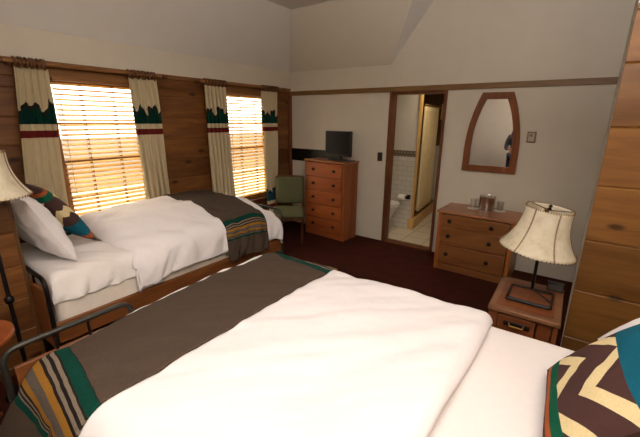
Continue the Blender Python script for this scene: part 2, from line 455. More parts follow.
# right: stub wall clad in wide planks, plaster end; walls behind the camera
m = MB(); m.prism([(.15, 2.75), (1.9, 2.75), (1.9, YB), (.216, YB)], 0, CEIL)
struct(m.build('wall_stub', 'white_wall', smooth=False))
m = MB(); zs = [0, .23, .5775, .925, 1.2725, 1.62, 1.9675, 2.235]
for z0, z1 in zip(zs[:-1], zs[1:]):
    c = .008
    m.add([(.149,2.75,z0),(.149,2.715+c,z0),(.149,2.715,z0+c),(.149,2.715,z1-c),(.149,2.715+c,z1),(.149,2.75,z1),
           (1.9,2.75,z0),(1.9,2.715+c,z0),(1.9,2.715,z0+c),(1.9,2.715,z1-c),(1.9,2.715+c,z1),(1.9,2.75,z1)],
          [(0,1,2,3,4,5),(11,10,9,8,7,6),(0,6,7,1),(1,7,8,2),(2,8,9,3),(3,9,10,4),(4,10,11,5),(5,11,6,0)])
struct(m.build('wall_stub_planks', 'stub_wall', smooth=False))
struct(boxes(((.149, 2.70, 2.235), (1.9, 2.75, 2.262))).build('trim_5', 'trim', smooth=False))
struct(boxes(((XR, YN-.1, 0), (XR+.1, 2.715, CEIL))).build('wall_right', 'white_wall', smooth=False))
struct(boxes(((XL-.15, YN-.1, 0), (XR, YN, CEIL))).build('wall_near', 'white_wall', smooth=False))
m = MB(); zs = [0]+[.0625+.2225*k for k in range(0, 10)]+[2.25]
for z0, z1 in zip(zs[:-1], zs[1:]): plank_row(m, -2.80, -2.76, YN, .60, z0, z1)
struct(m.build('wall_alcove_planks', 'log_wall_alcove', smooth=False))
struct(boxes(((XL, YN, 0), (-2.80, .60, CEIL))).build('wall_alcove', 'white_wall', smooth=False))
struct(boxes(((-2.80, .60, 0), (-2.755, .618, 2.25))).build('corner_shadow_strip', 'dark_brown', smooth=False))  # dark strip stands in for the shadow gap at the plank corner
# rails
struct(boxes(((XL, YB-.022, 1.985), (.214, YB, RAIL))).build('trim_1', 'trim', bevel=.004))
struct(boxes(((XL, YN, 2.045), (XL+.025, YB-.022, 2.085))).build('trim_2', 'trim_y', bevel=.004))
struct(boxes(((XL, YB-.06, 0), (XL+.03, YB, 1.985))).build('trim_3', 'casing', bevel=.003))
# door casing
struct(boxes(((DX0-.008, YB-.022, 0), (DX0+.03, YB+.135, 1.985)), ((DX1-.03, YB-.02, 0), (DX1+.005, YB+.135, 1.985)),
             ((DX0+.03, YB, DZ-.03), (DX1-.03, YB+.135, DZ))).build('door_1', 'casing', bevel=.003))
struct(boxes(((DX0+.03, YB-.02, 0), (DX1-.03, YB+.12, .012))).build('trim_4', 'casing', smooth=False))

# windows: casing, sashes, muntins, panes, sill
for i, (y0, y1) in enumerate(WINS):
    x = XL-.065
    w = struct(boxes(((XL-.06, y0, WZ0), (XL, y0+.012, WZ1)), ((XL-.06, y1-.012, WZ0), (XL, y1, WZ1)),
                     ((XL-.06, y0+.012, WZ1-.012), (XL, y1-.012, WZ1)), ((XL-.06, y0+.012, WZ0), (XL, y1-.012, WZ0+.012))
                     ).build('window_%d' % (i+1), 'trim_y', origin=(XL-.1, (y0+y1)/2, WZ0), bevel=.003))
    def wpart(mb, name, mat, par=w, **kw):
        for q in range(len(mb.v)): mb.v[q] = mb.v[q]-Vector(w.location)
        return mb.build(name, mat, par, **kw)
    zm = 1.25; a, b = y0+.012, y1-.012
    sash = MB()
    for (z0, z1, xx) in ((WZ0+.012, zm+.015, x+.034), (zm-.015, WZ1-.012, x+.01)):
        sash.box((xx, a, z0), (xx+.022, a+.022, z1)); sash.box((xx, b-.022, z0), (xx+.022, b, z1))
        sash.box((xx, a+.022, z0), (xx+.022, b-.022, z0+.03)); sash.box((xx, a+.022, z1-.03), (xx+.022, b-.022, z1))
    wpart(sash, 'sash', 'trim_y', bevel=.003)
    mu = MB()
    mu.box((x+.012, a+.022, 1.58), (x+.028, b-.022, 1.598)); mu.box((x+.036, a+.022, .915), (x+.052, b-.022, .933))
    wpart(mu, 'muntin', 'trim_y')
    for (z0, z1, xx) in ((WZ0+.042, zm-.015, x+.042), (zm+.015, WZ1-.042, x+.018)):
        wpart(MB().box((xx, a+.022, z0), (xx+.004, b-.022, z1)), 'pane', 'pane', smooth=False)
    cs = MB()
    cs.box((XL, y0-.075, WZ0-.02), (XL+.018, y0, WZ1+.08)); cs.box((XL, y1, WZ0-.02), (XL+.018, y1+.075, WZ1+.08))
    cs.box((XL, y0, WZ1), (XL+.018, y1, WZ1+.08))
    wpart(cs, 'window_casing', 'trim_y', bevel=.004)
    wpart(boxes(((XL-.02, y0-.1, WZ0-.055), (XL+.06, y1+.1, WZ0-.02)), ((XL, y0-.075, WZ0-.12), (XL+.018, y1+.075, WZ0-.055))), 'window_sill', 'casing', bevel=.005)

# the ground outside
struct(boxes(((-26, -40, -3.2), (XL-2, 50, -3.1))).build('ground_outside', plain('outside_gravel', 'd8cbb4', .9, var=.1, vscale=.6), smooth=False))
struct(boxes(((-90, -90, -3.2), (-26, 120, -3.1))).build('road_outside', plain('outside_road', '5b5048', .9, var=.2, vscale=.3), smooth=False))

# ---------------------------------------------------------------- blinds
def blind(y0, y1, zbot, label):
    t = thing('window_blind', label, 'blind', (XL+.0295, (y0+y1)/2, WZ1+.012), 0, 'wooden window blinds')
    h = (y1-y0)/2; n = int((WZ1-.035-zbot)/.042)
    boxes(((-.03, -h, -.026), (.028, h, 0))).build('headrail', 'trim_y', t, bevel=.003)
    m = MB(); tilt = .36
    for k in range(n):
        z = -.052-.042*k
        dx, dz = .024*math.cos(tilt), .024*math.sin(tilt)
        a, b = (-dx, z+dz), (dx, z-dz)
        m.add([(a[0], -h, a[1]-.0015), (b[0], -h, b[1]-.0015), (b[0], -h, b[1]+.0015), (a[0], -h, a[1]+.0015),
               (a[0], h, a[1]-.0015), (b[0], h, b[1]-.0015), (b[0], h, b[1]+.0015), (a[0], h, a[1]+.0015)],
              [(0,1,2,3),(7,6,5,4),(0,4,5,1),(1,5,6,2),(2,6,7,3),(3,7,4,0)])
    m.build('slats', 'slat', t, smooth=False)
    zb = -.052-.042*n
    boxes(((-.026, -h, zb-.008), (.026, h, zb+.010))).build('bottom_rail', 'slat', t, bevel=.003)
    for s in (-.4, .4):
        m = MB()
        m.box((.0258, s*h-.0012, zb), (.0272, s*h+.0012, -.045)); m.box((-.0272, s*h-.0012, zb), (-.0258, s*h+.0012, -.045))
        for k in range(n): m.box((-.012, s*h-.009, -.052-.042*k-.004), (.012, s*h+.009, -.052-.042*k+.006))
        m.build('ladder_cord', 'tape', t, smooth=False)
    MB().tube([(.036, -h+.03, -.04), (.037, -h+.031, -.5), (.036, -h+.03, -1.0)], .0025, 6).build('pull_cord', 'cord_white', t)
    return t
blind(*BLIND_Y[0], .60, 'wooden slat blind in the wider window beside the bed pillows')
blind(*BLIND_Y[1], .575, 'wooden slat blind in the far window next to the green chair')

# ---------------------------------------------------------------- curtain rods and curtains
RX, RZ = XL+.085, 2.052
def rod(y0, y1, label):
    t = thing('curtain_rod', label, 'curtain rod', (RX, (y0+y1)/2, RZ), 0, 'wooden curtain rods')
    h = (y1-y0)/2
    MB().tube([(0, -h, 0), (0, h, 0)], .017, 16).build('pole', 'trim_y', t)
    for s in (-1, 1):
        MB().lathe([(.004, -.03), (.016, -.026), (.024, -.008), (.024, .006), (.016, .02), (.019, .026), (.019, .034)][::-1] if s > 0 else
                   [(.004, -.03), (.016, -.026), (.024, -.008), (.024, .006), (.016, .02), (.019, .026), (.019, .034)], (0, s*(h+.02), 0), 20, 'y').build('finial', 'ring', t)
        MB().box((-.085, s*(h-.06)-.015, -.03), (-.06, s*(h-.06)+.015, .03)).box((-.075, s*(h-.06)-.01, -.02), (0, s*(h-.06)+.01, -.012)).build('bracket', 'casing', t)
    return t
rod(.93, 2.22, 'wooden curtain rod above the near window by the pillows')
rod(2.66, 4.09, 'wooden curtain rod above the far window near the corner')
def curtain(t0, t1, b0, b1, zbot, nf, seed, label):
    """t0..t1 = y range at the top, b0..b1 at the bottom"""
    top = RZ-.045
    t = thing('curtain', label, 'curtain', (RX, (t0+t1)/2, top), 0, 'cream mountain pattern curtains')
    cy = (t0+t1)/2; flat = (t1-t0)*1.9; nu, nv = nf*14, 46
    def P(u, v):
        z = top+.005-(top-zbot)*v
        w = v**1.0
        y = (t0+(t1-t0)*u)*(1-w)+(b0+(b1-b0)*u)*w
        ph = 2*PI*nf*u
        amp = .020+.012*math.sin(3*PI*v+seed)*v+.006*v
        x = amp*math.sin(ph+.5*math.sin(2.2*v+seed))+.012*nz(u*5+seed, v*2.5)+.012*v
        y += .012*math.sin(2*ph+seed)*.5+.008*nz(u*4, v*3, seed)
        return (x, y-cy, z-top)
    MB().grid(nu, nv, P, lambda u, v: (u*flat+seed*.37, top+.005-(top-zbot)*v)).build('cloth', 'curtain', t, solid=.003, fixn=False)
    # gathered heading over the rod
    ny = nf*12
    def H(u, v):
        a = 2*PI*v; r = .026+.004*math.sin(2*PI*nf*2*u)
        return (r*math.cos(a), t0+(t1-t0)*u-cy, RZ-top+r*math.sin(a))
    n = nf+4
    for k in range(n):
        y = t0+.012+(t1-t0-.024)*k/(n-1)-cy
        pth = [(.033*math.cos(q), y+.005*math.sin(k*2.1), RZ-top+.033*math.sin(q)-.006) for q in (2*PI*j/20 for j in range(20))]
        MB().tube(pth, .0095, 8, closed=True).build('ring', 'ring', t)
        MB().box((-.003, y-.004, -.006), (.003, y+.004, .012)).build('hook', 'copper', t)
    return t
curtain(1.00, 1.22, .83, 1.16, .2, 5, 1.0, 'cream curtain with green mountains, left of the near window')
curtain(1.865, 2.15, 1.905, 2.19, .2, 5, 2.3, 'cream curtain with one tall mountain valley, right of the near window')
curtain(2.735, 3.05, 2.76, 3.125, .2, 6, 3.1, 'cream curtain hanging left of the far window, behind the brown bed runner')
curtain(3.665, 3.985, 3.70, 3.93, .2, 6, 4.2, 'cream curtain right of the far window, its lower pattern beside green chair')

# ---------------------------------------------------------------- beds
def bed(name, loc, rz, L, W, htop, ftop, label, arch=None):
    """local x runs from head (0) to foot (L), local y is the width; iron tube ends with wood panels"""
    t = thing(name, label, 'bed', loc, rz, 'iron and wood beds')
    h = W/2
    for nm, x, zt in (('head', 0, htop), ('foot', L, ftop)):
        y0 = -h if (nm == 'head' or arch is None) else arch
        MB().tube(arc_path([(x, y0, .2 if y0 > -h else 0), (x, y0, zt), (x, h, zt), (x, h, 0)], .07), .013, 12).build(nm+'_tube', 'iron' if nm == 'head' else 'grey_iron', t)
        if y0 > -h: MB().tube([(x, -h, 0), (x, -h, zt-.08)], .015, 12).build('post', 'grey_iron', t)
        boxes(((x-.011, -h+.03, .20), (x+.011, h-.03, zt-(.09 if y0 > -h else .075)))).build(nm+'board', 'bedwood', t, bevel=.004)
        for s in ((-.6, -.2, .2, .6) if y0 == -h else (.62, .78)):
            MB().tube([(x, s*h, zt-.09), (x, s*h, zt)], .007, 8).build('spindle', 'iron', t)
        for s in (-1, 1):
            MB().tube([(x, s*(h-.25), .03), (x, s*(h-.25), .205)], .012, 8).build('leg', 'iron', t)
    for s in (-1, 1):
        boxes(((.014, s*(h-.016)-.014, .235), (L-.014, s*(h-.016)+.014, .375))).build('side_rail', 'bedwood_x', t, bevel=.004)
    m = MB()
    for k in range(8): m.box((.08+k*(L-.2)/7.2, -h+.03, .215), (.16+k*(L-.2)/7.2, h-.03, .233))
    m.build('slats', 'bedwood', t, smooth=False)
    return t
HA = (-3.0, .63, 0)
bed('single_bed', (-2.995, .63, 0), PI/2, 2.17, 1.0, .69, .69, 'narrow bed under the windows, with white box spring showing above the rail')
bed('double_bed', (.52, 1.13, 0), PI, 2.325, 1.74, .80, .70, 'wide bed in the foreground, with curved grey tube at its foot', arch=.33)

def slab(lo, hi, r=.04, quilt=0):
    """soft box with rounded edges; quilt = diamond dimples on the side faces"""
    m = MB(); x0, y0, z0 = lo; x1, y1, z1 = hi
    nx, ny = 44, 44
    cx, cy = (x0+x1)/2, (y0+y1)/2; hx, hy = (x1-x0)/2, (y1-y0)/2
    # perimeter rings from bottom centre to top centre
    N = 240; prof = [(-.5, z0), (0, z0)]+[(-r+r*math.sin(a), z0+r-r*math.cos(a)) for a in (PI/2*k/4 for k in range(5))]
    nz_ = 10
    prof = [(-r, z0)]+[(-r+r*math.sin(a), z0+r-r*math.cos(a)) for a in (PI/2*k/4 for k in range(1, 5))]
    prof += [(0, z0+r+(z1-z0-2*r)*k/nz_) for k in range(1, nz_)]
    prof += [(-r+r*math.cos(a), z1-r+r*math.sin(a)) for a in (PI/2*k/4 for k in range(0, 5))]
    rc = .06; per = []
    pts = []
    for cxs, cys, a0 in ((1, 1, 0), (-1, 1, PI/2), (-1, -1, PI), (1, -1, 3*PI/2)):
        for k in range(7):
            a = a0+PI/2*k/6; pts.append((cx+cxs*(hx-rc)+rc*math.cos(a), cy+cys*(hy-rc)+rc*math.sin(a), math.cos(a), math.sin(a)))
    # resample long edges
    res = []
    for i in range(len(pts)):
        p, q = pts[i], pts[(i+1) % len(pts)]; d = math.dist(p[:2], q[:2]); n = max(1, int(d/.03))
        for k in range(n):
            tt = k/n; res.append(tuple(p[j]*(1-tt)+q[j]*tt for j in range(4)))
    n = len(res); vs = []; s = 0
    for i, (px, py, nx_, ny_) in enumerate(res):
        if i: s += math.dist(res[i-1][:2], (px, py))
        for (o, z) in prof:
            d = 0
            if quilt:
                a = (s/.17+z/.17) % 1; b = (s/.17-z/.17) % 1
                d = -quilt*(1-min(1, 8*min(a, 1-a, b, 1-b)))
            vs.append((px+nx_*(o+d), py+ny_*(o+d), z))
    k = len(prof)
    fs = [(i*k+j, ((i+1) % n)*k+j, ((i+1) % n)*k+j+1, i*k+j+1) for i in range(n) for j in range(k-1)]
    fs.append(tuple(i*k for i in range(n))[::-1]); fs.append(tuple(i*k+k-1 for i in range(n)))
    return m.add(vs, fs)
def soft(m, name, mat, label, cat, group=None, origin=None, **kw):
    if origin is None:
        xs = [v.x for v in m.v]; ys = [v.y for v in m.v]; zs_ = [v.z for v in m.v]
        origin = ((min(xs)+max(xs))/2, (min(ys)+max(ys))/2, min(zs_))
    return tag(m.build(name, mat, None, origin, **kw), label, cat, group)

# bed A bedding (single bed by the windows)
soft(slab((-3.46, .675, .236), (-2.53, 2.76, .50), .02, quilt=.006), 'box_spring', 'boxspring', 'cream quilted box spring under the mattress of the window bed', 'box spring')
soft(slab((-1.70, .31, .236), (.46, 1.95, .46), .02, quilt=.006), 'box_spring', 'boxspring', 'box spring of the wide foreground bed', 'box spring')

def drape(a0, a1, b0, b1, hang, r, ztop, wr=.006, seed=0., fold=0., rb=None):
    """surface S(p, q): cloth coordinates p, q in metres; beyond a0/a1/b0/b1 the cloth rolls over an edge of radius r and hangs.
    hang limits are applied by the caller through the p, q range."""
    def one(c, lo, hi, rlo=None):
        def roll(s, r=r):
            if s < r*PI/2: return r*math.sin(s/r), r*(1-math.cos(s/r))
            return r+.04*(s-r*PI/2), r+(s-r*PI/2)*.999
        if c > hi: o, d = roll(c-hi); return hi+o, d
        if c < lo: o, d = roll(lo-c, rlo or r); return lo-o, d
        return c, 0.
    def S(p, q, off=0.):
        x, dx = one(p, a0, a1); y, dy = one(q, b0, b1, rb)
        d = max(dx, dy)+.25*min(dx, dy)
        w = wr*(nz(p*3.1+seed, q*3.1)+.5*nz(p*7.3, q*6.1+seed, 3)+.25*nz(p*15, q*15, seed))
        w += fold*(nz(1.3*(p+q)+seed, 7*(p-q), 5)*.7+nz(2.2*(p+q), 13*(p-q)+seed, 9)*.3)
        # gathers on the hanging sides
        g = sm(.03, .16, d)
        wx = g*(wr*2.2*(nz(q*8+seed, p*2.)+.3)+fold*2*abs(nz(9*q+5*d+seed, 2*q-2*d, 4))) if dx > dy else 0
        wy = g*wr*2.2*(nz(p*8+seed, q*2.)+.3) if dy >= dx else 0
        sx = 1 if p > a1 else (-1 if p < a0 else 0); sy = 1 if q > b1 else (-1 if q < b0 else 0)
        return Vector((x+sx*(abs(wx)+0), y+sy*(abs(wy)), ztop(x, y)+w-d))
    return S
def cloth(S, p0, p1, q0, q1, off=0., step=.022, uvf=None):
    nu = max(2, int((p1-p0)/step)); nv = max(2, int((q1-q0)/step)); e = .004
    def F(u, v):
        p = p0+(p1-p0)*u; q = q0+(q1-q0)*v
        c = S(p, q)
        if off:
            n = (S(p+e, q)-S(p-e, q)).cross(S(p, q+e)-S(p, q-e))
            if n.length > 0: c = c+n.normalized()*off
        return c
    return MB().grid(nu, nv, F, (lambda u, v: uvf(p0+(p1-p0)*u, q0+(q1-q0)*v)) if uvf else None)

# fitted mattress + duvet + runner on bed A
def matt_mesh(x0, x1, y0, y1, z0, z1, r, wr, seed, fold=0.):
    S = drape(x0+r, x1-r, y0+r, y1-r, 0, r, lambda x, y: z1, wr, seed, fold)
    h = z1-z0-r+r*PI/2
    m = cloth(S, x0+r-h, x1-r+h, y0+r-h, y1-r+h, 0, .025)
    zmin = z0
    for v in m.v: v.z = max(v.z, zmin)
    return m
m = matt_mesh(-3.46, -2.535, .67, 2.74, .502, .675, .055, .006, 2., .05)
soft(m, 'mattress', 'sheet', 'mattress in wrinkled white fitted sheet, on the bed under the windows', 'mattress')
m = matt_mesh(-1.70, .455, .32, 1.925, .462, .595, .045, .003, 5.)
soft(m, 'mattress', 'sheet', 'wide mattress in smooth white sheet, beside the nightstand', 'mattress')

def topA(x, y):
    z = .735+.105*sm(-2.52, -3.0, x)
    z -= .05*sm(1.55, 1.2, y)*(1 if x > -3.2 else .6)
    z -= .075*sm(2.35, 2.78, y)
    return z
SA = drape(-3.40, -2.60, 1.28, 2.67, 0, .10, topA, .016, 1.3, .022)
mA = cloth(SA, -3.40-.14, -2.60+.34, 1.28-.15, 2.67+.31, 0, .02)
soft(mA, 'duvet', 'linen', 'puffy white duvet on the bed under the windows, thrown over its near side', 'duvet', solid=.02, fixn=False)
mA2 = cloth(SA, -3.40-.10, -2.60+.44, 2.02, 2.54, .018, .015, lambda p, q: ((abs(p+3.0)-.47)*1.75, q))
soft(mA2, 'bed_runner', 'runner', 'brown wool runner with orange and green stripes, across foot of the window bed', 'blanket', 'brown striped bed runners', solid=.008, fixn=False)

def topB(x, y):
    z = .655+.02*nz(x*1.7, y*1.7)
    z -= .02*sm(1.6, 1.95, y)
    z -= .015*sm(-1.4, -1.78, x)
    z += .018*sm(-.7, -.3, x)
    return z
SB = drape(-1.715, -.275, .43, 1.875, 0, .06, topB, .012, 7.7, .016, .13)
mB = cloth(SB, -1.715-.34, -.275+.085, .43-.40, 1.875+.36, 0, .018)
def bulge(mb):
    for v in mb.v: v.x += (.035-.11*sm(.42, 1.0, v.y))*sm(-1.2, -1.7, v.x)
bulge(mB)
for v in mB.v: v.x -= .035*sm(1.7, .9, v.y)*sm(-.6, -.3, v.x)
soft(mB, 'duvet', 'linen', 'smooth white duvet across the wide foreground bed', 'duvet', solid=.02, fixn=False)
def SB2(p, q): return SB(p-.055*(1-sm(.5, .9, q))*sm(-1.5, -1.70, p), q)
mB2 = cloth(SB2, -1.715+.012, -1.215, .43-.44, 1.875+.30, .018, .015, lambda p, q: ((abs(q-1.17+.15*(p+1.72))-.70)*1.28, p))
bulge(mB2)
for v in mB2.v:
    if v.y < .36:
        k = max(0, .53-v.z); v.x -= .55*k*sm(-1.2, -1.65, v.x); v.y -= .35*k
soft(mB2, 'bed_runner', 'runner', 'brown wool runner with wide colour stripes at lower left, across foreground bed', 'blanket', 'brown striped bed runners', solid=.008, fixn=False)

# pillows and cushions
def pillow_mesh(w, h, t, seed=0, corner=.06, wr=.01, uv=False, n=44):
    m = MB()
    def P(sgn):
        def F(u, v):
            a, b = 2*u-1, 2*v-1
            x = a*w/2*(1-corner*(1-abs(b)**2.5)*abs(a)**1.5*1.0); y = b*h/2*(1-corner*(1-abs(a)**2.5)*abs(b)**1.5)
            e = max(0, (1-abs(a)**2.6))*max(0, (1-abs(b)**2.6))
            z = t/2*e**.55
            edge = 1-max(abs(a), abs(b))
            z += wr*e**.5*(nz(a*2.6+seed, b*2.6, sgn)+.6*nz(a*6, b*5+seed, sgn))
            return (x, y, sgn*z)
        return F
    f = (lambda u, v: (u, v)) if uv else None
    m.grid(n, n, P(1), f); m.grid(n, n, P(-1), f)
    return m
def place(ob, loc, xdir, updir):
    """object local x -> xdir, local y -> updir"""
    X = Vector(xdir).normalized(); Y = Vector(updir); Y = (Y-X*Y.dot(X)).normalized(); Z = X.cross(Y)
    R = Matrix((X, Y, Z)).transposed()
    ob.matrix_world = Matrix.Translation(Vector(loc)) @ R.to_4x4()
o = soft(pillow_mesh(.74, .52, .20, 3., .05, .022), 'pillow', 'linen', 'white pillow propped at the head of the bed under the windows', 'pillow', origin=(0, 0, 0))
place(o, (-3.04, .775, .925), (1, .0, -.03), (0, -.46, 1))
o = soft(pillow_mesh(.54, .46, .14, 4., .05, .006, True), 'cushion', 'cushion', 'dark patterned cushion behind the white pillow of the window bed', 'cushion', 'zigzag patterned cushions', origin=(0, 0, 0))
place(o, (-3.12, .955, .955), (0, .30, -.46), (1, 0, 0))
o = soft(pillow_mesh(.84, .56, .17, 8., .05, .010), 'pillow', 'linen', 'white pillow behind the big zigzag cushion at lower right', 'pillow', origin=(0, 0, 0))
place(o, (.42, 1.53, .865), (0, 1, 0.02), (.66, 0, .76))
o = soft(pillow_mesh(.52, .52, .15, 9., .05, .006, True), 'cushion', 'cushion', 'large zigzag cushion at lower right, on the wide foreground bed', 'cushion', 'zigzag patterned cushions', origin=(0, 0, 0))
place(o, (.235, 1.365, .82), (.64, .02, .76), (-.03, 1, .0))

# ---------------------------------------------------------------- drawer furniture
def knob(x, z, y, parent, r=.016, plate=True):
    m = MB()
    if plate: m.lathe([(.0, 0), (r*1.35, 0), (r*1.35, -.003), (r*.9, -.006)], (x, y, z), 20, 'y', cap=False)
    m.lathe([(r*.45, -.004), (r*.42, -.014), (r*.95, -.020), (r, -.026), (r*.7, -.032), (.0, -.034)], (x, y, z), 20, 'y', cap=False)
    return m.build('knob', 'knob', parent)
def chest_of(name, label, cat, loc, W, D, H, rows, mats, top_t=.024, over=.018, base=.07, kn=(.2, .8), side=.035, rz=0):
    """local: x across, front at y = 0, back at +D"""
    mx, mz, mt = mats
    t = thing(name, label, cat, loc, rz)
    w = W/2
    c = MB()
    c.box((-w, .0, 0), (-w+side, D, H-top_t)); c.box((w-side, 0, 0), (w, D, H-top_t)); c.box((-w+side, D-.012, 0), (w-side, D, H-top_t))
    c.build('carcass', mz, t, bevel=.003)
    boxes(((-w+side, .004, 0), (w-side, .022, base))).build('plinth', mx, t, bevel=.003)
    boxes(((-w-over, -over, H-top_t), (w+over, D, H))).build('top', mt, t, bevel=.006)
    z = H-top_t-.012; hs = sum(rows); avail = z-base-.008; gap = .010
    rails = MB()
    for r_ in rows:
        hgt = (avail-gap*len(rows))*r_/hs
        z0 = z-hgt
        d = boxes(((-w+side+.004, -.012, z0), (w-side-.004, .016, z)))
        dr = d.build('drawer', mx, t, bevel=.006)
        boxes(((-w+side+.01, .017, z0+.005), (w-side-.01, D-.04, z-.015))).build('drawer_box', mz, dr)
        for k in kn: knob(-w+W*k, (z0+z)/2, -.012, dr)
        rails.box((-w+side, .004, z0-gap), (w-side, D-.02, z0-gap+.008))
        z = z0-gap
    rails.build('divider', mz, t)
    return t
chest_of('chest_of_drawers', 'tall narrow chest of five drawers holding the television', 'chest of drawers', (-2.778, 4.012, 0), .70, .318, 1.10, [1, 1, 1, 1, 1], ('chest', 'chest_z', 'pine_top'), kn=(.24, .76), rz=-.075)
chest_of('dresser', 'low wide dresser of three drawers, under the arched mirror', 'dresser', (-.735, 3.865, 0), .77, .476, .69, [.72, 1, 1.12], ('pine', 'pine_z', 'pine_top'), kn=(.17, .72), side=.04, base=.075, rz=-.03)

# nightstand: trunk-like, posts, inset panel, bail pull
t = thing('nightstand', 'small wooden nightstand with iron pull, between bed and plank wall', 'nightstand', (-.085, 2.125, 0))
w, D, H = .175, .49, .60
for sx in (-w, w):
    for sy in (0, D):
        boxes(((sx-.025 if sx > 0 else sx, sy-.05 if sy > 0 else sy, 0), (sx if sx > 0 else sx+.05, sy if sy > 0 else sy+.05, H-.03))).build('post', 'night_z', t, bevel=.004)
boxes(((-w+.05, .012, .08), (-w+.05+.2, .03, .40)), ((-w+.015, .05, .08), (-w+.03, D-.05, H-.03)), ((w-.03, .05, .08), (w-.015, D-.05, H-.03)), ((-w+.05, D-.03, .08), (w-.05, D-.015, H-.03))).build('panel', 'night_z', t, bevel=.003)
boxes(((w-.10, .012, .08), (w-.03, .03, H-.035))).build('front_stile', 'night_z', t, bevel=.003)
dr = boxes(((-w+.052, .0, .42), (w-.105, .03, H-.04))).build('drawer', 'night', t, bevel=.004)
boxes(((-.09, -.006, .498), (.045, .0, .528))).build('pull_plate', 'knob', dr, bevel=.004)
MB().tube([(-.06, -.004, .518), (-.055, -.022, .508), (.01, -.022, .508), (.015, -.004, .518)], .005, 8).build('pull', 'copper', dr)
tp = boxes(((-w-.006, -.012, H-.03), (w+.006, D+.006, H))).build('top', 'night_top', t, bevel=.006)
boxes(((-w+.03, .03, H), (-.002, D-.04, H+.003)), ((.002, .03, H), (w-.03, D-.04, H+.003))).build('top_inlay', 'night', tp, bevel=.001)

# ---------------------------------------------------------------- lamps
def shade(parent, zb, h, rb, rt, mat='hide'):
    prof = []
    n = 16
    for k in range(n+1):
        q = k/n; prof.append((rt+(rb-rt)*(1-q)**2.5, zb+h*q))
    six = lambda a: 1-.022*(abs(math.cos(3*a))**3) if False else 1-.03*(.5+.5*math.cos(6*a))**2
    sh = MB().lathe(prof, seg=96, rfun=six, cap=False).build('lamp_shade', mat, parent, solid=.003)
    for k in range(6):
        a = PI/6*2*k
        path = [(r*six(a)*1.012*math.cos(a)+.0015*math.sin(i*PI), r*six(a)*1.012*math.sin(a), z) for i, (r, z) in enumerate(prof)]
        m = MB().tube(path, .0022, 6)
        for i in range(0, 34):
            q = i/33*n; j = min(n-1, int(q)); f = q-j
            r = prof[j][0]*(1-f)+prof[j+1][0]*f; z = prof[j][1]*(1-f)+prof[j+1][1]*f
            c = Vector((r*six(a)*1.015*math.cos(a), r*six(a)*1.015*math.sin(a), z)); tg = Vector((-math.sin(a), math.cos(a), .5)).normalized()
            m.tube([c-tg*.006, c+tg*.006], .0018, 5)
        m.build('lacing', 'rope', sh)
    for r, z in (prof[0], prof[-1]):
        m = MB()
        m.tube([(r*six(a)*math.cos(a), r*six(a)*math.sin(a), z) for a in (2*PI*i/72 for i in range(72))], .0016, 6, closed=True)
        for i in range(60):
            a = 2*PI*i/60; c = Vector((r*six(a)*math.cos(a), r*six(a)*math.sin(a), z))
            m.tube([c*1.0+Vector((0, 0, -.007)), c+Vector((.004*math.cos(a), .004*math.sin(a), 0)), c+Vector((0, 0, .007))], .0017, 5)
        m.build('rim_lacing', 'rope', sh)
    m = MB()
    for k in range(3):
        a = 2*PI*k/3+.4; rr = rt*six(a); m.tube([(0, 0, zb+h-.012), (rr*math.cos(a), rr*math.sin(a), zb+h-.002)], .0025, 6)
    m.build('spider', 'iron', sh)
    MB().lathe([(.003, 0), (.010, .004), (.010, .012), (.005, .016), (.011, .024), (.008, .032), (.001, .036)], (0, 0, zb+h-.012), 16).build('finial', 'iron', sh)
    return sh
t = thing('table_lamp', 'hide shaded lamp with square iron foot, on the nightstand', 'lamp', (-.075, 2.44, .604), .35)
t.rotation_euler = (0, 0, 0)
fr = MB().tube(closed_round([(-.115, -.20, .010), (.115, -.20, .010), (.115, .03, .010), (-.115, .03, .010)], .02), .0075, 10, closed=True)
fr.build('foot', 'iron', t)
MB().tube([(-.108, -.195, .014), (.108, -.195, .014)], .0095, 10).build('foot_bar', 'iron', t)
MB().tube([(0, .03, .012), (0, .028, .12), (0, .005, .24), (0, 0, .40), (0, 0, .535)], .0095, 12).build('pole', 'iron', t)
MB().tube([(-.0, .03, .014), (.05, -.05, .02), (.11, -.12, .014)], .005, 8).build('brace', 'iron', t)
sh = shade(t, .285, .262, .212, .126); sh.rotation_euler = (0, .11, 0); sh.location = (-.046, 0, .007)
MB().lathe([(.004, .50), (.013, .505), (.013, .545), (.003, .55)], seg=16).build('socket', 'copper', t)
sl = MB().lathe([(.0, .41), (.016, .42), (.024, .45), (.016, .485), (.012, .50)], seg=16, cap=False).build('bulb', 'ceramic', t)
t = thing('floor_lamp', 'hide shaded lamp on tall dark pole, at head of the window bed', 'lamp', (-2.52, .46, 0))
MB().lathe([(.13, 0), (.13, .012), (.115, .02), (.03, .03), (.012, .045)], seg=40).build('base', 'iron', t)
MB().tube([(0, 0, .04), (0, 0, 1.45)], .0115, 12).build('pole', 'iron', t)
MB().lathe([(.012, .60), (.022, .61), (.024, .625), (.022, .64), (.012, .65)], seg=18).build('collar', 'iron', t)
shade(t, 1.232, .235, .205, .128)
MB().lathe([(.0, 1.32), (.016, 1.33), (.024, 1.35), (.016, 1.38), (.012, 1.40)], seg=16, cap=False).build('bulb', 'ceramic', t)

# small dark clock beside the lamp
t = thing('bedside_clock', 'small black box behind the lamp foot on the nightstand', 'clock', (.045, 2.565, .6))
boxes(((-.045, -.025, .0), (.045, .025, .055))).build('case', 'black', t, bevel=.006)
boxes(((-.038, -.0265, .012), (.038, -.0252, .046))).build('face', 'grey_plastic', t)

